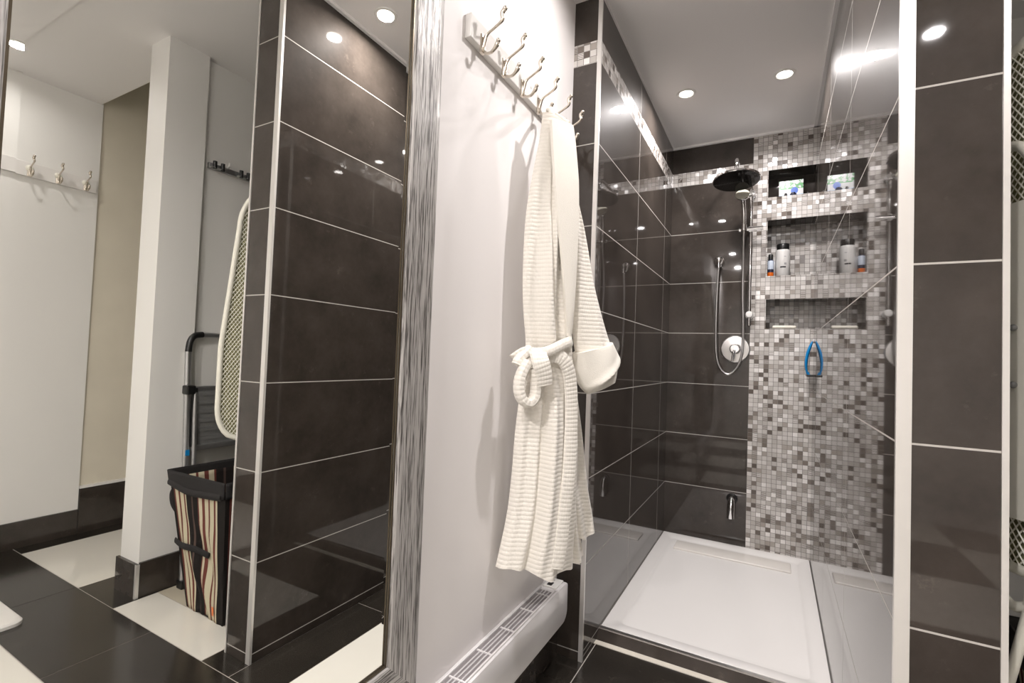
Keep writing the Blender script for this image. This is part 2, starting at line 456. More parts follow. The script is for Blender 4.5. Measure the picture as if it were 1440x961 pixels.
bm = NB(); box(bm, X0 - .1, X0, -2.3, YL, 0, ZC + .1, 0)
struct('wall_left', bm, M_wall, 'white painted wall with the mirror, hook rail and heater')
bm = NB(); box(bm, X0, XW + .1, -2.4, -2.3, 0, ZC + .1, 0)
struct('wall_rear', bm, M_wall2, 'white wall behind the viewer')
# tiled end wall and left side of the shower, with the mosaic band
bm = NB()
ZS = [0, ZB0, ZB1, ZC + .02]
panel_y(bm, YL, X0 - .1, XL, ZS, (0, 1, 0)); panel_x(bm, XL, YL, YB + .0, ZS, (0, 1, 0))
panel_x(bm, X0 - .1, YL, YB, ZS, (0, 0, 0)); panel_y(bm, YB, X0 - .1, XL, ZS, (0, 0, 0))
struct('wall_shower_left', bm, [M_tile, M_mosaic], 'glossy dark tiled shower side wall with a mosaic band', recalc=False)
# back wall with three niches
bm = NB()
NX = -.045
panel_y(bm, YB, XL, XMO, [0, ZB0, ZB1, ZC + .02], (0, 1, 0))
panel_y(bm, YB, XMO, NX, [0, ZC + .02], (1,))
niches = [(1.260, 1.424, 1), (1.556, 1.872, 1), (2.002, 2.157, 0)]
zz = [0] + [v for n in niches for v in n[:2]] + [ZC + .02]
for i in range(0, len(zz), 2):
    panel_y(bm, YB, NX, XR, [zz[i], zz[i + 1]], (1,))
ND = .15
for z0, z1, mi in niches:
    panel_y(bm, YB + ND, NX, XR, [z0, z1], (1 if mi else 2,))
    panel_x(bm, NX, YB, YB + ND, [z0, z1], (2,)); panel_x(bm, XR - .0005, YB, YB + ND, [z0, z1], (2,))
    for z, m_ in ((z0, 2), (z1, 2)):
        quad(bm, (NX, YB, z), (XR, YB, z), (XR, YB + ND, z), (NX, YB + ND, z), m_)
quad(bm, (X0 - .1, YB + .2, 0), (.35, YB + .2, 0), (.35, YB + .2, ZC), (X0 - .1, YB + .2, ZC), 2)
struct('wall_shower_back', bm, [M_tile, M_mosaic, M_tile_plain], 'shower back wall, dark tiles beside a mosaic column with three niches', recalc=False)
# right side of the shower, ending in the pier
bm = NB(); box(bm, XR, XP, YP, YB + .2, 0, ZC + .02, 0)
struct('wall_shower_right', bm, M_tile, 'glossy dark tiled shower side wall ending in a pier')
# store closet beside the shower and the wall with the second hook rail
bm = NB()
box(bm, XCOL, 1.125, 1.045, 1.21, 0, ZC + .02, 0); box(bm, XCOL + .028, 1.125, 1.21, 2.4, 0, ZC + .02, 0)
struct('wall_closet', bm, M_wall2, 'white column and closet wall')
bm = NB(); box(bm, XP, 1.125, 2.4, 2.5, 0, ZC + .02, 0)
struct('wall_closet_end', bm, M_wall2)
bm = NB(); box(bm, XW, XW + .12, -2.3, 1.205, 0, ZC + .02, 0)
struct('wall_right', bm, M_wall2, 'white wall carrying the second hook rail')
bm = NB(); box(bm, XW + .012, XW + .12, 1.205, 2.2, 0, 3.3, 0)
struct('wall_stairwell', bm, M_tan, 'shaded tan wall beyond the white wall')
bm = NB(); box(bm, 1.03, XW + .1, 2.2, 2.3, 0, 3.3, 0); box(bm, 1.03, 1.125, 1.205, 2.2, ZC + .02, 3.3, 0); box(bm, 1.03, XW + .1, 1.14, 1.2, ZC + .06, 3.3, 0)
struct('wall_stairwell_end', bm, M_tan)
bm = NB(); box(bm, 1.0, XW + .1, 1.14, 2.3, 3.3, 3.36, 0)
struct('ceiling_stairwell', bm, M_tan)
bm = NB()
box(bm, X0 - .1, XW + .12, .772, 1.196, ZC, ZC + .1, 0); box(bm, X0 - .1, 1.125, 1.196, YB + .25, ZC, ZC + .1, 0)
box(bm, X0 - .1, XW + .12, -2.4, .772, ZC - .006, ZC + .1, 0)
struct('ceiling', bm, M_ceil, 'smooth white ceiling')

# metal tile edges, skirtings, coves
def lprofile(bm, x, y, sx, sy, wx, wy, z0, z1, t=.0025):
    """angle strip on an outside corner at (x, y); sx, sy point from the corner into the wall faces"""
    box(bm, min(x, x + sx * wx), max(x, x + sx * wx), min(y, y - sy * t), max(y, y - sy * t), z0, z1)
    box(bm, min(x, x - sx * t), max(x, x - sx * t), min(y - sy * t, y + sy * wy), max(y - sy * t, y + sy * wy), z0, z1)
bm = NB(); lprofile(bm, XL, YL, -1, 1, .0125, .006, 0, ZC)
struct('trim_1', bm, M_trim, 'white metal edge strip on the shower corner behind the robe')
bm = NB(); lprofile(bm, XR, YP, 1, 1, .0185, .006, 0, ZC)
struct('trim_2', bm, M_trim, 'white metal edge strip on the near corner of the tiled pier')
bm = NB(); lprofile(bm, XP, YP, -1, 1, .006, .01, 0, ZC)
struct('trim_3', bm, M_trim, 'white metal edge strip on the closet side of the tiled pier')
bm = NB(); box(bm, XP, XP + .012, YP + .012, YP + .05, 0, .115, 0, .002)
struct('trim_10', bm, M_white_pl, 'short white strip at the foot of the tiled pier')
bm = NB(); box(bm, X0, X0 + .011, -2.3, YL - .002, 0, .135)
struct('baseboard_left', bm, M_tile_plain, 'dark tile skirting under the heater')
bm = NB(); box(bm, XW - .011, XW, -2.3, 1.203, 0, .132)
box(bm, XW - .009, XW + .012, 1.207, 2.2, 0, .242)
struct('baseboard_right', bm, M_tile_plain, 'dark tile skirting of the far wall')
bm = NB(); box(bm, XW - .006, XW + .013, 1.207, 2.2, .2425, .256)
struct('trim_4', bm, M_rail, 'narrow ledge over the tall skirting')
bm = NB(); box(bm, XCOL - .012, 1.137, 1.033, 1.045, 0, .135); box(bm, XCOL - .012, XCOL, 1.045, 1.20, 0, .142)
struct('baseboard_column', bm, M_tile_plain, 'dark tile skirting round the white column')
bm = NB(); lprofile(bm, XCOL - .012, 1.033, 1, 1, .01, .01, 0, .137)
struct('trim_5', bm, M_trim)
bm = NB()
for pts in (((XL, YB), (XR, YB)),):
    box(bm, XL, XR, YB - .014, YB, ZC - .012, ZC)
box(bm, XR - .014, XR, YP, YB, ZC - .012, ZC); box(bm, XL, XL + .006, YL, YB, ZC - .006, ZC)
struct('trim_6', bm, M_ceil, 'thin white cove along the shower ceiling')
bm = NB(); box(bm, XL, XR, 1.812, 1.828, ZT - .004, ZT + .001)
struct('trim_7', bm, M_alu, 'metal edge strip along the front of the shower tray')
bm = NB()
A8 = [bm.verts.new(p) for p in ((XL, 1.783, 0), (XL, 1.84, 0), (XL, 1.84, ZT - .004), (XL, 1.813, ZT - .004))]
B8 = [bm.verts.new(p) for p in ((XR, 1.783, 0), (XR, 1.84, 0), (XR, 1.84, ZT - .004), (XR, 1.813, ZT - .004))]
bm.faces.new(A8); bm.faces.new(B8[::-1])
for k in range(4): bm.faces.new((A8[k], B8[k], B8[(k + 1) % 4], A8[(k + 1) % 4]))
struct('trim_8', bm, M_tile_plain, 'low dark tile step below the shower tray')
bm = NB(); box(bm, XL, XR, 1.757, 1.783, -.004, .0012)
struct('trim_9', bm, M_grout_cream, 'cream sealant line at the foot of the shower step')

# ------------------------------------------------------------------ recessed lights
def downlight(x, y, z, f, label):
    t = thing('recessed_light', label, 'ceiling light', (x, y, z), 0, 'recessed ceiling lights')
    bm = NB(); lathe(bm, [(.030, -.001), (.034, -.005), (.043, -.004), (.046, 0)], (x, y, z)); obj('ring', bm, M_white_pl, t, True)
    bm = NB(); lathe(bm, [(0, -.0022), (.020, -.0022), (.0305, -.0014)], (x, y, z)); obj('lens', bm, M_lens, t, True)
    ld = bpy.data.lights.new('lamp', 'AREA'); ld.shape = 'DISK'; ld.size = .058; ld.energy = LAMP_W * f; ld.color = LAMP_COL
    ld.spread = math.radians(165)
    lo = bpy.data.objects.new('lamp', ld); link(lo, t); lo.matrix_parent_inverse = Matrix.Identity(4); lo.location = (0, 0, -.009)
for a in LAMPS: downlight(*(a[:2] + (a[2] + (-.006 if a[1] < .772 else 0),) + a[3:]))

# ------------------------------------------------------------------ shower tray
t = thing('shower_tray', 'white rectangular shower tray on the floor between the dark tiled walls', 'shower tray', (-.19, 2.43, 0))
bm = NB()
def ring_pts(x0, x1, y0, y1, r, z, n=5):
    out = []
    for cx, cy, a0 in ((x1 - r, y1 - r, 0), (x0 + r, y1 - r, pi / 2), (x0 + r, y0 + r, pi), (x1 - r, y0 + r, 1.5 * pi)):
        for k in range(n + 1):
            a = a0 + pi / 2 * k / n; out.append((cx + r * math.cos(a), cy + r * math.sin(a), z))
    return out
x0, x1, y0, y1 = XL + .001, XR - .001, 1.829, YB - .001
levels = [ring_pts(x0, x1, y0, y1, .003, .0), ring_pts(x0, x1, y0, y1, .003, ZT - .004), ring_pts(x0 + .003, x1 - .003, y0 + .003, y1 - .003, .004, ZT),
          ring_pts(x0 + .045, x1 - .045, y0 + .05, y1 - .05, .03, ZT), ring_pts(x0 + .056, x1 - .056, y0 + .062, y1 - .062, .03, ZT - .008),
          ring_pts(x0 + .062, x1 - .062, y0 + .07, y1 - .07, .03, ZT - .0095)]
rings = [[bm.verts.new(p) for p in L] for L in levels]
for A, B in zip(rings[:-1], rings[1:]):
    for k in range(len(A)):
        bm.faces.new((A[k], A[(k + 1) % len(A)], B[(k + 1) % len(A)], B[k]))
bm.faces.new(rings[-1])
obj('basin', bm, M_acrylic, t, True)
bm = NB()
box(bm, -.472, .094, 2.806, 2.930, ZT - .0110, ZT - .0005, 0, .0052, 4)
obj('drain_cover', bm, M_drain, t, True)['label'] = 'slightly stained long drain cover at the back of the tray'

# ------------------------------------------------------------------ mirror
my0, my1, mz0, mz1 = .160, .735, .435, 1.98
FW = .097
t = thing('wall_mirror', 'tall mirror in a silvery grained wood frame on the white wall', 'mirror', (X0, .45, mz0 - FW))
bm = NB()
bx = .0135
xb, xf = X0 + .00625, X0 + .011
o_ = [(xb + .0045, my0 - .004, mz0 - .004), (xb + .0045, my1 + .004, mz0 - .004), (xb + .0045, my1 + .004, mz1 + .004), (xb + .0045, my0 - .004, mz1 + .004)]
i_ = [(xf, my0 + bx, mz0 + bx), (xf, my1 - bx, mz0 + bx), (xf, my1 - bx, mz1 - bx), (xf, my0 + bx, mz1 - bx)]
O_ = [bm.verts.new(p) for p in o_]; I_ = [bm.verts.new(p) for p in i_]; B_ = [bm.verts.new((X0 + .002, p[1], p[2])) for p in o_]
bm.faces.new(I_)
for k in range(4):
    bm.faces.new((O_[k], O_[(k + 1) % 4], I_[(k + 1) % 4], I_[k])); bm.faces.new((B_[k], B_[(k + 1) % 4], O_[(k + 1) % 4], O_[k]))
bm.faces.new(B_[::-1])
obj('mirror_glass', bm, M_mirror, t)
# mitred frame sides
prof = [(0, .002), (0, .015), (.006, .020), (.020, .0215), (.078, .0215), (.090, .019), (FW, .012), (FW, .002)]   # (distance outwards, height off wall)
bm = NB()
def loop(d, h):
    return [(X0 + h, my0 - d, mz0 - d), (X0 + h, my1 + d, mz0 - d), (X0 + h, my1 + d, mz1 + d), (X0 + h, my0 - d, mz1 + d)]
L = [loop(d, h) for d, h in prof]
for s in range(4):
    for i in range(len(prof) - 1):
        quad(bm, L[i][s], L[i][(s + 1) % 4], L[i + 1][(s + 1) % 4], L[i + 1][s], 0 if s in (1, 3) else 1)
bmesh.ops.remove_doubles(bm, verts=bm.verts, dist=1e-5)
fr = obj('frame', bm, [M_wood_v, M_wood_h], t)
fr['label'] = 'silvery grey frame with fine lengthwise grain'
bm = NB()
for s, (a, b_) in enumerate((((my0, mz0), (my1, mz0)), ((my1, mz0), (my1, mz1)), ((my1, mz1), (my0, mz1)), ((my0, mz1), (my0, mz0)))):
    box(bm, X0 + .012, X0 + .0155, min(a[0], b_[0]) - .002, max(a[0], b_[0]) + .002, min(a[1], b_[1]) - .002, max(a[1], b_[1]) + .002)
obj('inner_edge', bm, M_bronze, t)['label'] = 'thin dark bronze inner edge'

# ------------------------------------------------------------------ hook rails
def hook_parts(parent, x, y, z, sgn, mat, tip=.072, plate=False):
    """double coat hook on a face at x, sticking out along sgn*X"""
    bm = NB()
    P = lambda a, b_: (x + sgn * a, y, z + b_)
    tube(bm, catmull([P(.004, -.020), P(.009, .000), P(.016, .012), P(.036, .022), P(.056, .034), P(tip - .006, .051), P(tip + .002, .063)], 6),
         [.0050, .0046, .0036, .0032, .0034, .0046, .0066, .0040], 12)
    ball(bm, P(tip + .001, .061), .0062)
    tube(bm, catmull([P(.004, -.022), P(.012, -.036), P(.028, -.038), P(.042, -.026), P(.047, -.012)], 6), [.0048, .0038, .0034, .0042, .0060, .0038], 12)
    ball(bm, P(.047, -.014), .0058)
    tube(bm, [P(.0005, -.034), P(.0005, .012)], .0095, 14, True, 0, .45, up=(0, 1, 0))
    h = obj('hook', bm, mat, parent, True)
    return h
t = thing('hook_rail', 'white wooden wall rail with six curved metal coat hooks beside the mirror', 'coat rail', (X0, 1.27, 1.822))
bm = NB(); box(bm, X0 + .0003, X0 + .018, .931, 1.598, 1.818, 1.878, 0, .002)
obj('rail_board', bm, M_rail, t)
for k in range(6):
    hook_parts(t, X0 + .018, 0.982 + .1085 * k, 1.838, 1, M_nickel, .062)
for y in (.953, 1.255):
    bm = NB(); lathe(bm, [(0, .0025), (.003, .002), (.0045, 0)], (X0 + .018, y, 1.860), 'X', 12); obj('screw_cap', bm, M_white_pl, t, True)
t = thing('far_hook_rail', 'white rail of coat hooks on the far wall, seen in the mirror', 'coat rail', (XW, .72, 1.868))
bm = NB(); box(bm, XW - .018, XW - .0003, .28, 1.192, 1.866, 1.938, 0, .002)
obj('rail_board', bm, M_rail, t)
for y in (.358, .472, .586, .918, 1.028, 1.142):
    bm = NB(); lathe(bm, [(0, -.008), (.010, -.008), (.015, -.003), (.016, 0)], (XW - .018, y, 1.908), 'X', 18); obj('hook_boss', bm, M_ivory, t, True)
    hook_parts(t, XW - .018, y, 1.902, -1, M_nickel, .05)
bm = NB(); lathe(bm, [(0, -.008), (.011, -.008), (.0165, -.003), (.017, 0)], (XW - .018, .812, 1.905), 'X', 18); obj('hook_boss', bm, M_ivory, t, True)

# ------------------------------------------------------------------ wall heater
t = thing('panel_heater', 'long low white electric heater along the white wall beside the mirror', 'heater', (X0, .9, .16))
hx0, hx1, hy0, hy1, hz0, hz1 = X0 + .0005, X0 + .069, -.30, 1.565, .165, .295
bm = NB()
# rounded slab: section in the y-z plane has round ends
def rr(y0, y1, z0, z1, r, n=6):
    out = []
    for cy, cz, a0 in ((y1 - r, z1 - r * .35, 0), (y0 + r, z1 - r * .35, pi / 2), (y0 + r, z0 + r, pi), (y1 - r, z0 + r, 1.5 * pi)):
        rz_ = r * .35 if cz > (z0 + z1) / 2 else r
        for k in range(n + 1):
            a = a0 + pi / 2 * k / n; out.append((cy + r * math.cos(a), cz + rz_ * math.sin(a)))
    return out
secs = [(hx0, 0), (hx1 - .006, 0), (hx1 - .002, .0012), (hx1, .004)]
rings = []
for x, ins in secs:
    rings.append([bm.verts.new((x, y, z)) for y, z in rr(hy0 + ins, hy1 - ins, hz0 + ins, hz1 - ins * .6, .035)])
for A, B in zip(rings[:-1], rings[1:]):
    for k in range(len(A)): bm.faces.new((A[k], A[(k + 1) % len(A)], B[(k + 1) % len(A)], B[k]))
bm.faces.new(rings[0]); bm.faces.new(rings[-1])
obj('heater_body', bm, M_heat, t, True)
bm = NB(); box(bm, hx0 + .014, hx1 - .010, -.2, 1.455, hz1 - .002, hz1 + .0012); obj('vent_slot', bm, M_heat_dark, t)
for xx in (.008, .058):
    bm = NB(); box(bm, hx0 + xx, hx0 + xx + .005, -.22, 1.47, hz1 - .001, hz1 + .005, 0, .0015); obj('vent_rail', bm, M_heat, t)
for xx in (.024, .034, .046):
    bm = NB(); box(bm, hx0 + xx, hx0 + xx + .004, -.2, 1.455, hz1 - .001, hz1 + .003); obj('vent_slat', bm, M_heat_grey, t)
for y in (-.05, .15, .35, .55, .75, .95, 1.07, 1.19, 1.31, 1.42):
    bm = NB(); box(bm, hx0 + .016, hx0 + .058, y, y + .004, hz1 - .001, hz1 + .004); obj('vent_rib', bm, M_heat, t)
bm = NB(); box(bm, hx0 + .010, hx1 - .010, 1.480, 1.548, hz1 - .002, hz1 + .005, 0, .003); cpn = obj('control_panel', bm, M_white_pl, t)
bm = NB(); box(bm, hx0 + .022, hx1 - .030, 1.488, 1.512, hz1 + .0045, hz1 + .0062); obj('display', bm, M_black, cpn)['label'] = 'small dark display'
bm = NB(); box(bm, hx0 + .026, hx1 - .034, 1.520, 1.532, hz1 + .0045, hz1 + .0065, 0, .0008); obj('button', bm, M_heat_grey, cpn)

# ------------------------------------------------------------------ bathrobe
C0 = Vector((-.57, 1.31, 0)); E_ = Vector((.57, .82, 0)).normalized(); N_ = Vector((E_.y, -E_.x, 0))
def rp(s, z, d):
    p = C0 + E_ * s + N_ * d; p.z = z
    if p.x < X0 + .004 and p.y < YL - .01: p.x = X0 + .004 + .002 * math.sin(z * 40)
    if z > 1.775 and p.x < X0 + .036: p.x = X0 + .036
    if p.y > YL - .006 and p.x < XL + .008: p.x = XL + .008
    return p
def interp_rows(rows, v):
    f = v * (len(rows) - 1); i = min(int(f), len(rows) - 2); t_ = f - i
    def cm(k, side):
        p = [rows[max(0, min(len(rows) - 1, i + j))][side][k] for j in (-1, 0, 1, 2)]
        return .5 * (2 * p[1] + (p[2] - p[0]) * t_ + (2 * p[0] - 5 * p[1] + 4 * p[2] - p[3]) * t_ ** 2 + (-p[0] + 3 * p[1] - 3 * p[2] + p[3]) * t_ ** 3)
    return (cm(0, 0), cm(1, 0)), (cm(0, 1), cm(1, 1))
def cloth(name, rows, d0, thick, fold, parent, mat, nu=40, nv=60, nback=12, hem=None, cap=True, open_end=False):
    """a hanging length of cloth: closed flattened sections, front carrying vertical folds"""
    bm = NB(); uvl = bm.loops.layers.uv.new('UVMap')
    ringsv, ringsuv = [], []
    for j in range(nv + 1):
        v = j / nv; (sl, zl), (sr, zr) = interp_rows(rows, v)
        ring, uvs = [], []
        wid = sr - sl
        for i in range(nu + 1):
            u = i / nu
            a = math.sin(pi * u) ** .55
            dd = d0 + thick(v) * a + fold(u, v) * min(1, a * 1.3)
            z = zl + (zr - zl) * u + (hem(u) * max(0, (v - .6) / .4) ** 1.5 if hem else 0)
            ring.append(bm.verts.new(rp(sl + wid * u, z, dd))); uvs.append((u * wid * 1.6, z))
        for i in range(1, nback):
            u = 1 - i / nback
            a = math.sin(pi * u) ** .55
            dd = d0 - thick(v) * .75 * a
            z = zl + (zr - zl) * u + (hem(u) * max(0, (v - .6) / .4) ** 1.5 if hem else 0)
            ring.append(bm.verts.new(rp(sl + wid * u, z, dd))); uvs.append((u * wid * 1.6 + .5, z))
        ringsv.append(ring); ringsuv.append(uvs)
    n = len(ringsv[0])
    for j in range(nv):
        for k in range(n):
            k2 = (k + 1) % n
            f = bm.faces.new((ringsv[j][k], ringsv[j][k2], ringsv[j + 1][k2], ringsv[j + 1][k]))
            us = (ringsuv[j][k], ringsuv[j][k2] if k2 else (ringsuv[j][k][0] + .01, ringsuv[j][k2][1]), ringsuv[j + 1][k2] if k2 else (ringsuv[j + 1][k][0] + .01, ringsuv[j + 1][k2][1]), ringsuv[j + 1][k])
            for lp, q in zip(f.loops, us): lp[uvl].uv = q
    if cap:
        bm.faces.new(ringsv[0])
        if not open_end: bm.faces.new(ringsv[-1])
    return obj(name, bm, mat, parent, True)
def ribbon(name, path, width, d, parent, mat, thick=.006, dprof=None, n=8, wprof=None):
    """a flat band of cloth laid along (s, z) points, d in front of the robe plane"""
    P = [Vector((p[0], p[1], (dprof[i] if dprof else d))) for i, p in enumerate(path)]
    P = catmull(P, n)
    bm = NB(); uvl = bm.loops.layers.uv.new('UVMap'); rings = []; acc = 0; us = []
    for i, p in enumerate(P):
        tg = (P[min(i + 1, len(P) - 1)] - P[max(i - 1, 0)]); tg = Vector((tg.x, tg.y, 0)).normalized()
        nr = Vector((-tg.y, tg.x, 0))
        if i: acc += (P[i] - P[i - 1]).length
        ring = []
        for a, b_ in ((-1, -.3), (-.9, .55), (-.5, 1), (0, 1.05), (.5, 1), (.9, .55), (1, -.3), (.9, -1), (0, -1), (-.9, -1)):
            ww = width
            if wprof:
                fi = i / (len(P) - 1) * (len(wprof) - 1); i0 = min(int(fi), len(wprof) - 2); ww = wprof[i0] + (wprof[i0 + 1] - wprof[i0]) * (fi - i0)
            q = p + nr * (a * ww / 2)
            ring.append(bm.verts.new(rp(q.x, q.y, p.z + b_ * thick)))
        rings.append(ring); us.append(acc)
    m_ = len(rings[0])
    for i in range(len(rings) - 1):
        for k in range(m_):
            k2 = (k + 1) % m_
            f = bm.faces.new((rings[i][k], rings[i][k2], rings[i + 1][k2], rings[i + 1][k]))
            for lp, q in zip(f.loops, ((k * width / 6, us[i]), ((k + 1) * width / 6, us[i]), ((k + 1) * width / 6, us[i + 1]), (k * width / 6, us[i + 1]))): lp[uvl].uv = q
    bm.faces.new(rings[0]); bm.faces.new(rings[-1])
    return obj(name, bm, mat, parent, True)

R_body = [((-0.087, 1.755), (0.019, 1.728)), ((-0.096, 1.667), (0.021, 1.662)), ((-0.115, 1.56), (0.023, 1.562)), ((-0.129, 1.456), (0.022, 1.46)), ((-0.133, 1.354), (0.02, 1.364)), ((-0.132, 1.254), (0.02, 1.259)), ((-0.126, 1.175), (0.025, 1.176)), ((-0.116, 1.096), (0.033, 1.107)), ((-0.119, 1.056), (0.04, 1.065)), ((-0.126, 1.016), (0.046, 1.03)), ((-0.13, 0.937), (0.055, 0.936)), ((-0.139, 0.839), (0.064, 0.831)), ((-0.145, 0.722), (0.064, 0.706)), ((-0.154, 0.627), (0.063, 0.603)), ((-0.168, 0.552), (0.059, 0.51)), ((-0.183, 0.483), (0.06, 0.452))]
R_back = [((0.02, 1.028), (0.088, 0.996)), ((0.023, 0.843), (0.122, 0.841)), ((0.035, 0.669), (0.152, 0.663)), ((0.054, 0.58), (0.171, 0.577)), ((0.073, 0.508), (0.182, 0.511))]
R_mid = [((-0.01, 1.018), (0.074, 0.997)), ((-.01, 0.847), (0.093, 0.845)), ((0.0, 0.677), (0.103, 0.672)), ((0.01, 0.549), (0.113, 0.546)), ((0.02, 0.454), (0.132, 0.449))]
R_sleeve = [((-0.022, 1.61), (0.018, 1.625)), ((-0.012, 1.539), (0.025, 1.554)), ((0.006, 1.415), (0.061, 1.432)), ((0.014, 1.269), (0.1, 1.286)), ((0.025, 1.186), (0.13, 1.203)), ((0.038, 1.114), (0.156, 1.135)), ((0.05, 1.062), (0.171, 1.098))]
R_cuff = [((0.035, 1.066), (0.173, 1.106)), ((0.042, 1.03), (0.191, 1.08)), ((0.053, 0.988), (0.203, 1.049)), ((0.069, 0.965), (0.202, 1.018)), ((0.092, 0.948), (0.195, 0.985))]
def sstep(a, b, x):
    x = max(0, min(1, (x - a) / (b - a))); return x * x * (3 - 2 * x)
def body_thick(v):
    return .022 + .022 * sstep(0, .2, v) - .012 * math.exp(-((v - .53) / .05) ** 2) + .016 * sstep(.55, .95, v)
def body_fold(u, v):
    up = 1 - sstep(.48, .56, v)
    a = .010 * math.cos(2 * pi * (2.1 * u + .12)) * sstep(.05, .3, v) * up
    a += -.012 * math.exp(-((u - (.30 + .62 * v * .9)) / .035) ** 2) * up * sstep(.05, .2, v)      # lapel crease
    lo = sstep(.54, .72, v)
    a += lo * (.011 * math.cos(2 * pi * (1.9 * u + .35 - .3 * v)) + .0035 * math.cos(2 * pi * (5.3 * u + .9 * v)))
    a += -.018 * lo * math.exp(-((u - (.36 - .12 * (v - .6))) / .05) ** 2)
    a += .004 * math.sin(13 * v + 9 * u)
    return a
t = thing('bathrobe', 'cream waffle bathrobe hanging from the hook rail with its belt tied', 'bathrobe', (-.60, 1.32, .43))
hem_fn = lambda u: -.017 * math.exp(-((u - .55) / .20) ** 2) + .007 * math.exp(-((u - .25) / .14) ** 2) + .003 * math.sin(2 * pi * u * 3)
cloth('robe_back', R_back, -.03, lambda v: .022 + .012 * v, lambda u, v: .008 * math.cos(2 * pi * (2.2 * u + .1)), t, M_waffle, 26, 40, hem=lambda u: .006 * math.sin(9 * u))
cloth('robe_side', R_mid, -.012, lambda v: .022 + .014 * v, lambda u, v: .009 * math.cos(2 * pi * (2.5 * u + .3)), t, M_waffle, 26, 40, hem=lambda u: .006 * math.sin(7 * u + 1))
cloth('robe_body', R_body, .03, body_thick, body_fold, t, M_waffle, 72, 110, 16, hem=hem_fn)
sl = cloth('sleeve', R_sleeve, .035, lambda v: .018 + .03 * v, lambda u, v: .005 * math.cos(2 * pi * (1.6 * u + .2 + v)), t, M_waffle, 30, 50)
cloth('cuff', R_cuff, .04, lambda v: .052 + .006 * math.sin(pi * v), lambda u, v: .004 * math.cos(2 * pi * (1.3 * u + v * .8)) + .010 * math.exp(-((v - (.80 - .42 * u)) / .10) ** 2) - .030 * sstep(0, .3, v - (.80 - .42 * u)), sl, M_terry, 30, 24)
ribbon('lapel', [(-0.038, 1.725), (-0.036, 1.665), (-0.030, 1.560), (-0.022, 1.458), (-0.015, 1.36), (-0.010, 1.29), (-0.003, 1.18), (0.003, 1.115)], .08, .07, t, M_terry, .007,
       [.058, .068, .078, .081, .081, .080, .076, .066], wprof=[.080, .086, .088, .078, .060, .048, .028, .018])
ribbon('front_band', [(-0.10, 1.045), (-0.06, 1.058), (-0.03, 1.05), (-0.008, 1.02), (0.004, 0.975), (0.011, 0.90), (0.010, 0.81), (0.004, 0.72), (-0.007, 0.62), (-0.018, 0.53), (-0.028, 0.478)], .042, .088, t, M_waffle, .006,
       [.084, .088, .09, .088, .084, .082, .084, .088, .09, .092, .092])
bl = ribbon('belt', [(-0.165, 1.045), (-0.145, 1.064), (-0.12, 1.062), (-0.09, 1.066), (-0.061, 1.076), (-0.03, 1.089), (0.0, 1.099), (.02, 1.105)], .030, .092, t, M_waffle, .010, [.06, .085, .10, .10, .095, .088, .078, .05])
ribbon('belt', [(-0.130, 1.075), (-0.145, 1.060), (-0.162, 1.045), (-0.170, 1.030)], .026, .088, t, M_waffle, .012)
ribbon('belt_end', [(-0.120, 1.066), (-0.118, 1.040), (-0.108, 1.010), (-0.102, 0.978)], .052, .115, bl, M_waffle, .007, [.11, .124, .122, .116])
ribbon('belt_bow', [(-0.145, 1.040), (-0.160, 1.014), (-0.168, 0.99), (-0.168, 0.962), (-0.158, 0.940), (-0.142, 0.931), (-0.127, 0.938), (-0.119, 0.960), (-0.121, 0.991), (-0.128, 1.022)], .026, .105, bl, M_waffle, .014)
# neck of the robe pulled up over the hooks
bm = NB()
tube(bm, catmull([rp(-.062, 1.745, .03), rp(-.050, 1.775, .02), (-.618, 1.31, 1.812), (-.612, 1.335, 1.806), rp(.0, 1.742, .03)], 6), [.010, .011, .010, .010, .010], 12, True, 0, .5)
obj('hanging_loop', bm, M_terry, t, True)

# ------------------------------------------------------------------ shower fittings
YF = YB - .0008
t = thing('shower_column', 'chrome shower set with round rain head, slide bar and hand shower on the dark tiles', 'shower', (-.125, YB, 1.28))
bm = NB(); tube(bm, [(-.126, 2.985, 1.272), (-.126, 2.985, 2.045)], .0095, 16); obj('slide_bar', bm, M_chrome, t, True)
bm = NB()
tube(bm, catmull([(-.200, YB - .001, 2.140), (-.198, 2.95, 2.146), (-.194, 2.83, 2.150), (-.192, 2.785, 2.146), (-.191, 2.764, 2.128), (-.191, 2.76, 2.09), (-.191, 2.76, 2.045)], 8), .0105, 16)
lathe(bm, [(.030, 0), (.029, -.004), (.014, -.008)], (-.200, YB - .001, 2.140), 'Y', 24)
obj('shower_arm', bm, M_chrome, t, True)
for z in (1.335, 2.02):
    bm = NB(); cyl(bm, (-.126, YF, z), (-.126, 2.985, z), .009)
    lathe(bm, [(0, 0), (.020, 0), (.021, .004), (.016, .012), (0, .014)], (-.126, YF - .013, z), 'Y', 24)
    lathe(bm, [(0, -.019), (.016, -.017), (.019, -.008), (.019, .004), (.014, .012), (0, .012)], (-.126, 2.985, z), 'Y', 24)
    obj('wall_bracket', bm, M_white_pl if z < 1.5 else M_chrome, t, True)
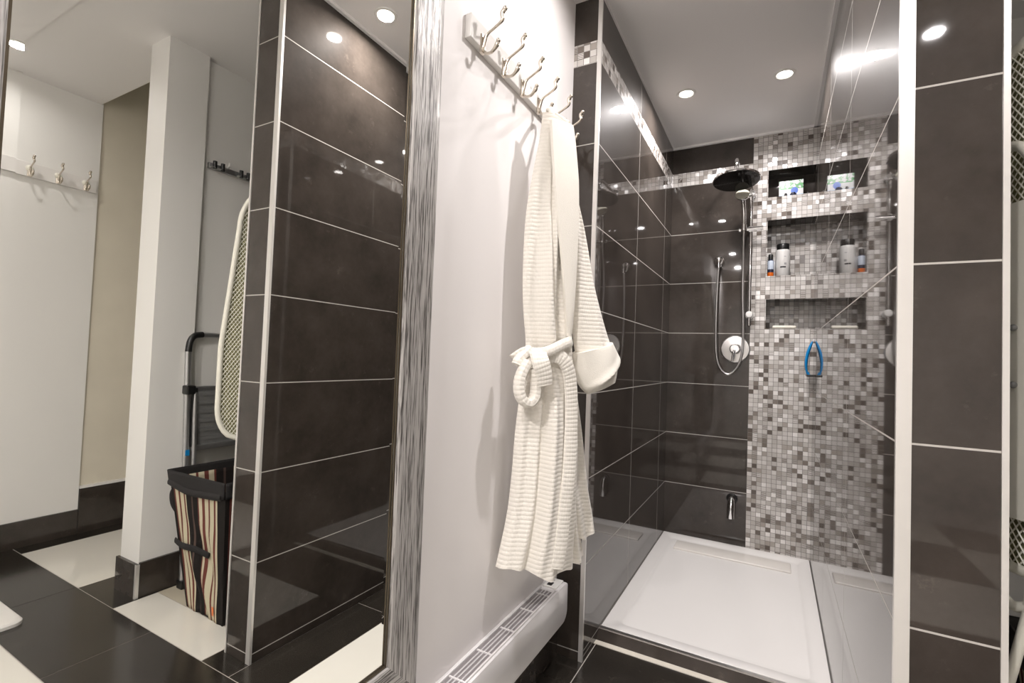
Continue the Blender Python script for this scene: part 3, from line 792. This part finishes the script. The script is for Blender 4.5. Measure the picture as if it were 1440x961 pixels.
# rain head, tipped a little towards the room
hd = bpy.data.objects.new('rain_head', None)
bm = NB(); lathe(bm, [(0, .030), (.014, .028), (.018, .012), (.040, .010), (.112, .007), (.116, .003), (.116, -.003), (.113, -.006)], (0, 0, 0), 'Z', 48)
TH = Matrix.Translation((-.191, 2.757, 2.028)) @ Matrix.Rotation(math.radians(-8), 4, 'X') @ Matrix.Rotation(math.radians(-2), 4, 'Y')
bm.transform(TH); rh = obj('rain_head', bm, M_chrome, t, True)
bm = NB(); lathe(bm, [(0, -.0068), (.100, -.0068), (.113, -.006)], (0, 0, 0), 'Z', 48); bm.transform(TH); sf = obj('spray_face', bm, M_headface, rh, True); sf['label'] = 'dark glossy spray face'
# hand shower
bm = NB()
tube(bm, catmull([(-.160, 2.945, 1.800), (-.161, 2.945, 1.86), (-.163, 2.94, 1.92), (-.166, 2.925, 1.962), (-.168, 2.905, 1.985)], 6), [.011, .012, .012, .014, .018], 16)
THH = Matrix.Translation((-.168, 2.890, 1.985)) @ Matrix.Rotation(math.radians(62), 4, 'X')
b2 = NB(); lathe(b2, [(0, -.024), (.018, -.022), (.032, -.010), (.037, .002), (.036, .009)], (0, 0, 0), 'Z', 28)
b2.transform(THH)
me = bpy.data.meshes.new('tmp'); b2.to_mesh(me); bm.from_mesh(me); b2.free(); bpy.data.meshes.remove(me)
hs = obj('hand_shower', bm, M_chrome, t, True)
bm = NB(); lathe(bm, [(0, .012), (.030, .0115), (.036, .009)], (0, 0, 0), 'Z', 28); bm.transform(THH); sf = obj('spray_face', bm, M_nozzle, hs, True); sf['label'] = 'pale yellowish nozzle face'
bm = NB(); tube(bm, [(-.186, 2.965, 1.812), (-.064, 2.965, 1.816)], .012, 18)
cyl(bm, (-.126, 2.965, 1.814), (-.126, 2.998, 1.814), .017); cyl(bm, (-.160, 2.945, 1.80), (-.160, 2.947, 1.835), .015)
obj('slider', bm, M_chrome, t, True)
bm = NB()
tube(bm, catmull([(-.160, 2.945, 1.805), (-.161, 2.955, 1.75), (-.162, 2.985, 1.62), (-.162, 2.995, 1.45), (-.156, 2.998, 1.26), (-.158, 2.998, 1.12), (-.185, 2.998, 1.035), (-.231, 2.998, .996), (-.274, 2.998, 1.036),
                   (-.294, 2.998, 1.122), (-.298, 2.998, 1.307), (-.296, 2.998, 1.48), (-.291, 2.993, 1.60), (-.290, 2.990, 1.64)], 8), .0065, 12)
obj('hose', bm, M_alu, t, True)['label'] = 'flexible metal hose hanging in a long loop'
t = thing('hose_elbow', 'small round chrome hose outlet on the dark tiles left of the slide bar', 'shower outlet', (-.290, YB, 1.65))
bm = NB(); lathe(bm, [(.030, 0), (.030, -.006), (.026, -.010), (.012, -.012), (.012, -.034), (.015, -.038), (.015, -.050), (.010, -.054), (0, -.055)], (-.290, YF, 1.652), 'Y', 28)
obj('rosette', bm, M_chrome, t, True)
bm = NB(); cyl(bm, (-.290, YB - .044, 1.650), (-.290, YB - .044, 1.608), .0105); obj('outlet_nut', bm, M_chrome, t, True)
t = thing('shower_valve', 'round chrome mixer valve with a lever below the hose loop', 'shower valve', (-.196, YB, 1.142))
bm = NB(); lathe(bm, [(.076, 0), (.077, -.004), (.072, -.009), (.030, -.012), (.028, -.014)], (-.196, YF, 1.142), 'Y', 48); obj('cover_plate', bm, M_alu, t, True)
bm = NB(); lathe(bm, [(.028, -.012), (.027, -.050), (.022, -.056), (0, -.057)], (-.196, YF, 1.142), 'Y', 28); kn = obj('knob', bm, M_chrome, t, True)
bm = NB(); tube(bm, [(-.196, YB - .048, 1.138), (-.203, YB - .062, 1.105), (-.208, YB - .070, 1.066)], [.009, .007, .006], 12); tube(bm, [(-.196, YB - .045, 1.142), (-.168, YB - .05, 1.146)], [.008, .007], 12)
obj('lever', bm, M_chrome, kn, True)
t = thing('foot_spout', 'small chrome spout low on the dark tiles above the shower tray', 'spout', (-.198, YB, .19))
bm = NB(); tube(bm, catmull([(-.196, YF, .290), (-.197, YB - .020, .286), (-.198, YB - .036, .262), (-.199, YB - .040, .225), (-.199, YB - .040, .190)], 6), [.017, .019, .0205, .0205, .0205], 20)
obj('spout_body', bm, M_chrome, t, True)
bm = NB(); lathe(bm, [(.030, 0), (.029, -.004), (.020, -.006)], (-.196, YF, .290), 'Y', 28); obj('rosette', bm, M_headface, t, True)

# ------------------------------------------------------------------ things in the niches and on the wall
def bottle(name, label, cat, x, y, z, prof_body, mats_body, mis, prof_cap, capmat):
    t = thing(name, label, cat, (x, y, z))
    bm = NB(); lathe(bm, prof_body, (x, y, z), 'Z', 32, 0, mis); b = obj('bottle_body', bm, mats_body, t, True)
    bm = NB(); lathe(bm, prof_cap, (x, y, z), 'Z', 32); obj('cap', bm, capmat, t, True)
    return t, b
zn = 1.556
t, b = bottle('shampoo_bottle', 'tall white bottle with a black cap in the middle shower niche', 'bottle', .034, 3.080, zn,
       [(0, .0005), (.034, .0005), (.0365, .004), (.0365, .140), (.034, .148), (.031, .151)], [M_bottle], None, [(.0315, .1505), (.032, .152), (.032, .180), (.029, .184), (0, .184)], M_black)
def wrap(cx, cy, r, a0, a1, z0, z1, n=8):
    """a printed patch lying on a round bottle"""
    bm = NB(); A = [a0 + (a1 - a0) * k / n for k in range(n + 1)]
    v0 = [bm.verts.new((cx + r * math.cos(a), cy + r * math.sin(a), z0)) for a in A]; v1 = [bm.verts.new((cx + r * math.cos(a), cy + r * math.sin(a), z1)) for a in A]
    for k in range(n): bm.faces.new((v0[k], v0[k + 1], v1[k + 1], v1[k]))
    return bm
FA = -pi / 2
obj('label_print', wrap(.034, 3.080, .0369, FA - .35, FA + .42, zn + .046, zn + .054), M_ink, b)
obj('label_print', wrap(.034, 3.080, .0369, FA + .18, FA + .50, zn + .062, zn + .074), M_inkg, b)
obj('label_print', wrap(.034, 3.080, .0369, FA + .15, FA + .45, zn + .108, zn + .111), M_inkg, b)
bottle('small_bottle', 'small dark capped bottle with a pale label and orange base beside the tall white bottle', 'bottle', -.026, 3.068, zn,
       [(0, .0005), (.0145, .0005), (.0155, .003), (.0155, .024), (.0155, .042), (.0155, .090), (.012, .096), (.010, .097)], [M_navy, M_orange, M_label], [0, 1, 1, 0, 2, 0, 0],
       [(.011, .0965), (.0125, .098), (.0125, .124), (.010, .128), (0, .128)], M_black)
tag(obj('clear_vial', (lambda bm: (lathe(bm, [(0, .0005), (.008, .0005), (.009, .003), (.009, .085), (.005, .090), (.005, .098), (0, .098)], (-.006, 3.105, zn), 'Z', 20), bm)[1])(NB()), plain('pale_grey_vial', (.45, .45, .46), .2), None, True),
    'slim pale grey vial behind the small orange based bottle', 'vial')
t = thing('soap_bar', 'ivory bar of soap lying in the lowest shower niche', 'soap', (.045, 3.068, 1.26))
bm = NB(); box(bm, -.012, .105, 3.045, 3.092, 1.2605, 1.279, 0, .007, 4); obj('soap_block', bm, M_soap, t, True)
# little picture packet in the top niche
def mat_picture():
    m, nt, b = newmat('printed_packet_front')
    tc = N(nt, 'ShaderNodeTexCoord'); sp = N(nt, 'ShaderNodeSeparateXYZ'); nt.links.new(tc.outputs['Generated'], sp.inputs[0])
    nz = N(nt, 'ShaderNodeTexNoise', i_Scale=5.0, i_Detail=3.0); nt.links.new(tc.outputs['Generated'], nz.inputs['Vector'])
    gr = math_(nt, 'MULTIPLY', math_(nt, 'GREATER_THAN', sp.outputs[2], .52), math_(nt, 'GREATER_THAN', nz.outputs['Fac'], .50))
    col = mixc(nt, gr, (.75, .77, .78), (.12, .42, .16))
    dx = math_(nt, 'SUBTRACT', sp.outputs[0], .64); dz = math_(nt, 'SUBTRACT', sp.outputs[2], .42)
    rr_ = math_(nt, 'ADD', math_(nt, 'MULTIPLY', math_(nt, 'MULTIPLY', dx, dx), 1.6), math_(nt, 'MULTIPLY', dz, dz))
    col = mixc(nt, math_(nt, 'LESS_THAN', rr_, .035), col, (.03, .14, .62))
    col = mixc(nt, math_(nt, 'MULTIPLY', math_(nt, 'LESS_THAN', sp.outputs[2], .2), .8), col, (.25, .48, .80))
    nt.links.new(col, b.inputs['Base Color']); b.inputs['Roughness'].default_value = .25
    return m
t = thing('picture_packet', 'small white packet printed with green and blue in the top shower niche', 'packet', (.068, 3.10, 2.002))
bm = NB(); box(bm, .008, .128, 3.094, 3.122, 2.0025, 2.106, 0, .002); obj('packet_box', bm, mat_picture(), t)
for i, (x, y, h, r, mt, lb) in enumerate(((.042, 3.070, .024, .008, M_black, 'tiny black capped bottle in front of the picture packet'), (.078, 3.066, .022, .016, M_navy, 'squat dark jar in front of the picture packet'),
                                          (.150, 3.075, .018, .010, M_black, 'tiny dark pot at the tiled side wall in the top niche'))):
    t, b = bottle('small_jar', lb, 'jar', x, y, 2.002, [(0, .0005), (r * .9, .0005), (r, .003), (r, h * .7), (r * .7, h * .8)], [mt], None, [(r * .72, h * .79), (r * .72, h), (0, h + .001)], M_black)

# squeegee hanging on the tiled right wall next to the corner
t = thing('squeegee', 'blue handled squeegee hanging on the dark tiled wall beside the mosaic', 'squeegee', (.16, 2.975, 1.0))
bm = NB()
tube(bm, catmull([(.178, 2.975, 1.192), (.168, 2.975, 1.165), (.156, 2.975, 1.125), (.150, 2.975, 1.085), (.150, 2.975, 1.05), (.155, 2.975, 1.022)], 8), [.005, .012, .014, .012, .010, .007], 14, True, 0, .6, up=(0, 1, 0))
obj('handle', bm, M_blue, t, True)
bm = NB(); box(bm, .150, .1825, 2.90, 3.020, 1.004, 1.014, 0, .002); obj('blade', bm, M_black, t)
bm = NB(); tube(bm, [(.155, 2.975, 1.026), (.163, 2.975, 1.010)], .007, 12); obj('blade_clip', bm, M_blue, t, True)
bm = NB(); lathe(bm, [(0, -.008), (.008, -.007), (.012, 0)], (XR - .0005, 2.975, 1.192), 'X', 18); obj('suction_hook', bm, M_heat_grey, t, True)

# ------------------------------------------------------------------ closet: ironing board, ladder, hamper, tool rack
A_, B_2 = Vector((.470, 1.040, 0)), Vector((.330, 1.320, 0))
TT = (B_2 - A_).normalized(); WID = (B_2 - A_).length; NN = Vector((-TT.y, TT.x, 0))      # NN points away from the pier, NN*-1 towards the mirror
if NN.y > 0: NN = -NN
def bp_(t_, z, d=0):
    p = A_ + TT * t_ + NN * d; p.z = z; return p
def board_half(z):
    zb, zt_ = .705, 1.665
    if z < zb + .12: q = (zb + .12 - z) / .12; return WID / 2 - .075 * (1 - math.sqrt(max(0, 1 - q * q)))
    if z < 1.05: return WID / 2
    if z < 1.50: return WID / 2 - .0395 * (z - 1.05) / .45
    return .117 * math.sqrt(max(0, 1 - ((z - 1.50) / (zt_ - 1.50)) ** 2) + 1e-5)
outline = []
zs_ = [.705 + (1.665 - .705) * k / 60 for k in range(61)]
for z in zs_: outline.append((WID / 2 - board_half(z), z))
for z in reversed(zs_): outline.append((WID / 2 + board_half(z), z))
t = thing('ironing_board', 'white edged mesh ironing board stood on end behind the tiled pier', 'ironing board', (.40, 1.18, .70))
bm = NB(); P = [bp_(a, z) for a, z in outline]; P.append(P[0]); tube(bm, P, .0095, 10, False); obj('rim', bm, M_ivory, t, True)
bm = NB()
def seg_clip(p, q):
    """walk a straight strip and keep the stretch inside the board"""
    n = 60; ins = []
    for k in range(n + 1):
        a = p[0] + (q[0] - p[0]) * k / n; z = p[1] + (q[1] - p[1]) * k / n
        ins.append(.705 < z < 1.665 and abs(a - WID / 2) < board_half(z))
    ks = [k for k in range(n + 1) if ins[k]]
    if len(ks) < 2: return None
    f = lambda k: (p[0] + (q[0] - p[0]) * k / n, p[1] + (q[1] - p[1]) * k / n)
    return f(ks[0]), f(ks[-1])
for s in (1, -1):
    z = .3
    while z < 2.2:
        c = seg_clip((0, z), (WID, z + s * WID * 1.5))
        if c: tube(bm, [bp_(c[0][0], c[0][1], .002 * s), bp_(c[1][0], c[1][1], .002 * s)], .0015, 4, False)
        z += .0185
obj('mesh_panel', bm, M_ivory, t)
bm = NB(); n_ = len(zs_)
Lf = [bm.verts.new(bp_(WID / 2 - board_half(z) * .97, z, -.010)) for z in zs_]; Rf = [bm.verts.new(bp_(WID / 2 + board_half(z) * .97, z, -.010)) for z in zs_]
Lb = [bm.verts.new(bp_(WID / 2 - board_half(z) * .97, z, -.018)) for z in zs_]; Rb = [bm.verts.new(bp_(WID / 2 + board_half(z) * .97, z, -.018)) for z in zs_]
for k in range(n_ - 1):
    bm.faces.new((Lf[k], Rf[k], Rf[k + 1], Lf[k + 1])); bm.faces.new((Lb[k], Lb[k + 1], Rb[k + 1], Rb[k])); bm.faces.new((Lf[k], Lf[k + 1], Lb[k + 1], Lb[k])); bm.faces.new((Rf[k], Rb[k], Rb[k + 1], Rf[k + 1]))
obj('cover', bm, M_olive, t)['label'] = 'dull olive cloth cover'
bm = NB()
leg = [(.135, .66), (.125, .80), (.120, 1.0), (.120, 1.25), (.128, 1.40), (.150, 1.455), (.19, 1.46), (.215, 1.40), (.22, 1.2), (.22, .85), (.20, .69), (.17, .65), (.135, .66)]
tube(bm, [bp_(a, z, .026) for a, z in [(p.x, p.y) for p in catmull([Vector((a, b, 0)) for a, b in leg], 6)]], .009, 10, False)
tube(bm, [bp_(.135, .66, .026), bp_(.165, .52, .030), bp_(.180, .42, .032)], .008, 10)
lg = obj('leg', bm, M_ivory, t, True)
bm = NB(); ball(bm, bp_(.183, .405, .033), .017); obj('foot_cap', bm, M_white_pl, lg, True)
bm = NB()
box(bm, -.03, .045, -.002, .002, .80, 1.36, 0, .001)
bm.transform(Matrix.Translation(bp_(.165, 0, .026)) @ Matrix(((TT.x, NN.x, 0, 0), (TT.y, NN.y, 0, 0), (0, 0, 1, 0), (0, 0, 0, 1))))
pl_ = obj('leg_plate', bm, M_ivory, lg)
for z in (1.135, 1.034):
    bm = NB(); ball(bm, bp_(.160, z, .031), .006); obj('bolt', bm, M_ladder_dk, lg, True)

t = thing('folding_ladder', 'folded grey metal step ladder leaning on the closet wall behind the hamper', 'ladder', (.94, 1.36, 0))
lean = lambda z: .905 + .060 * z
y_a, y_b = 1.186, 1.52
bm = NB()
tube(bm, [(lean(z), y_a, z) for z in (.03, .5, 1.02)], .0115, 12, True, 0, 1.2); tube(bm, [(lean(z), y_b, z) for z in (.03, .5, 1.02)], .0115, 12)
obj('stile', bm, M_ladder, t, True)
bm = NB(); tube(bm, [(lean(1.1), y_a + .055, 1.098), (lean(1.1), y_b - .055, 1.098)], .0115, 12); obj('top_rail', bm, M_ladder, t, True)
for s, y in ((1, y_a), (-1, y_b)):
    bm = NB(); tube(bm, catmull([(lean(1.0), y, 1.02), (lean(1.05), y + s * .006, 1.065), (lean(1.08), y + s * .025, 1.092), (lean(1.1), y + s * .06, 1.099)], 6), .0135, 12); obj('corner_grip', bm, M_black, t, True)
    bm = NB(); box(bm, lean(0) - .020, lean(0) + .022, y - .016, y + .016, .0005, .036, 0, .004); obj('foot', bm, M_black, t)
    bm = NB(); tube(bm, [(lean(z) - .022, y + s * .022, z) for z in (.03, .4, .84)], .0095, 10); obj('rear_leg', bm, M_ladder, t, True)
    bm = NB(); box(bm, lean(.8) - .030, lean(.8) + .014, y - .018, y + .020, .832, .872, 0, .006); obj('hinge', bm, M_black, t)
bm = NB(); box(bm, lean(.73) - .018, lean(.73) - .010, y_a + .030, y_b - .030, .60, .865, 0, .002)
for k in range(6): box(bm, lean(.73) - .022, lean(.73) - .0175, y_a + .034, y_b - .034, .625 + k * .04, .640 + k * .04)
obj('tread', bm, M_ladder_dk, t)
for z in (.595, .855):
    bm = NB(); box(bm, lean(z) - .026, lean(z) - .006, y_a + .016, y_b - .016, z - .012, z + .012, 0, .004); obj('tread_edge', bm, M_ladder, t)
bm = NB(); box(bm, lean(.73) - .022, lean(.73) - .004, y_a + .012, y_a + .030, .60, .86, 0, .002); obj('tread_side', bm, M_black, t)
bm = NB(); box(bm, lean(.575) - .014, lean(.575) - .0105, y_a - .008, y_a + .008, .565, .590); obj('sticker', bm, M_blue, t)['label'] = 'small blue sticker'

t = thing('laundry_hamper', 'striped cloth laundry hamper with a black rim on the beige closet floor', 'hamper', (.60, 1.22, 0))
Hb = [(.735, 1.115), (.475, 1.105), (.48, 1.36), (.74, 1.37)]; Ht = [(.805, 1.055), (.43, 1.062), (.43, 1.40), (.80, 1.42)]
HZ = .548
def hp(c0, c1, u, z, off=0):
    f = z / HZ; a = Vector(Hb[c0]).lerp(Vector(Ht[c0]), f); b_ = Vector(Hb[c1]).lerp(Vector(Ht[c1]), f); p = a.lerp(b_, u)
    d = (b_ - a).normalized(); nr = Vector((d.y, -d.x)) 
    cen = Vector((.605, 1.235)); 
    if (p - cen).dot(nr) < 0: nr = -nr
    w_ = .010 * math.sin(pi * u) * math.sin(z * 22 + u * 9 + c0) + .006 * math.sin(u * 31 + z * 9)
    p = p + nr * (w_ * math.sin(pi * min(1, f * 1.2 + .15)) * min(1, 4 * u * (1 - u) + .1) + off)
    return (p.x, p.y, z)
def skin(z0, z1, nz_, off, sides=(0, 1, 2, 3), nu=24):
    bm = NB(); uvl = bm.loops.layers.uv.new('UVMap')
    for sd in sides:
        c0, c1 = sd, (sd + 1) % 4
        G = [[bm.verts.new(hp(c0, c1, i / nu, max(.001, z0 + (z1 - z0) * j / nz_), off)) for i in range(nu + 1)] for j in range(nz_ + 1)]
        for j in range(nz_):
            for i in range(nu):
                f = bm.faces.new((G[j][i], G[j][i + 1], G[j + 1][i + 1], G[j + 1][i]))
                for lp, (a, b_) in zip(f.loops, ((i, j), (i + 1, j), (i + 1, j + 1), (i, j + 1))): lp[uvl].uv = (min(.999, a / nu) + (0 if sd % 2 == 0 else 0.0), b_ / nz_)
    bmesh.ops.remove_doubles(bm, verts=bm.verts, dist=.0008)
    return bm
ob = obj('hamper_bag', skin(.001, .515, 30, 0), M_hamper, t, True)
md = ob.modifiers.new('thick', 'SOLIDIFY'); md.thickness = .003; md.offset = -1
bm = NB(); quad(bm, *[(x, y, .004) for x, y in Hb]); obj('hamper_base', bm, M_fabric_black, t)
ob = obj('rim', skin(.488, HZ, 5, .004), M_fabric_black, t, True); ob['label'] = 'black cloth rim'
md = ob.modifiers.new('thick', 'SOLIDIFY'); md.thickness = .005; md.offset = 0
bm = NB(); tube(bm, catmull([hp(0, 1, .0, .500, .005), hp(0, 1, .35, .482, .009), hp(0, 1, .65, .486, .009), hp(0, 1, .95, .492, .005)], 8), .013, 8, True, 0, .5); obj('rim_fold', bm, M_fabric_black, t, True)
bm = NB(); tube(bm, catmull([hp(3, 0, .96, .47, .004), hp(3, 0, .97, .44, .028), hp(3, 0, .97, .40, .030), hp(3, 0, .96, .37, .004)], 6), .012, 8, True, 0, .4); obj('side_loop', bm, M_fabric_black, t, True)
bm = NB(); tube(bm, catmull([hp(0, 1, -.02, .265, .006), hp(0, 1, .2, .262, .010), hp(0, 1, .45, .262, .014), hp(0, 1, .68, .250, .008)], 8), .0125, 8, True, 0, .35, up=(0, 0, 1)); obj('strap', bm, M_fabric_black, t, True)
bm = NB(); quad(bm, hp(0, 1, .78, .03, .006), hp(0, 1, .84, .03, .006), hp(0, 1, .84, .065, .006), hp(0, 1, .78, .065, .006)); obj('care_tag', bm, M_orange, t)['label'] = 'tiny orange tag'

t = thing('tool_rack', 'narrow grey clip rack on the white closet wall above the ladder', 'tool rack', (XCOL + .028, 1.46, 1.88))
xw_ = XCOL + .028
bm = NB(); box(bm, xw_ - .020, xw_ - .0005, 1.236, 1.72, 1.872, 1.898, 0, .003); obj('rack_bar', bm, M_ladder, t)
for y in (1.275, 1.40, 1.525, 1.65):
    for dy in (-.018, .018):
        bm = NB(); cyl(bm, (xw_ - .030, y + dy, 1.872), (xw_ - .030, y + dy, 1.906), .009, 14); obj('clip_roller', bm, M_black, t, True)
    bm = NB(); box(bm, xw_ - .036, xw_ - .018, y - .034, y + .034, 1.874, 1.880, 0, .002); obj('clip_plate', bm, M_ladder, t)
    bm = NB(); tube(bm, [(xw_ - .02, y + .045, 1.898), (xw_ - .034, y + .045, 1.904), (xw_ - .038, y + .045, 1.918)], .005, 8); obj('peg', bm, M_white_pl, t, True)

# white mat on the dark floor, seen in the mirror
t = thing('bath_mat', 'white towelling mat lying on the dark floor tiles, seen in the mirror', 'bath mat', (1.40, .58, 0))
bm = NB()
lv = [(0, .0008), (.0, .012), (.006, .019), (.02, .0205)]
rings = [[bm.verts.new((x, y, z)) for x, y, z in ring_pts(1.085 + i, 1.70 - i, .30 + i, .742 - i, .035, z, 6)] for i, z in lv]
for A, B in zip(rings[:-1], rings[1:]):
    for k in range(len(A)): bm.faces.new((A[k], A[(k + 1) % len(A)], B[(k + 1) % len(A)], B[k]))
bm.faces.new(rings[-1]); bm.faces.new(rings[0])
obj('pile', bm, M_mat, t, True)
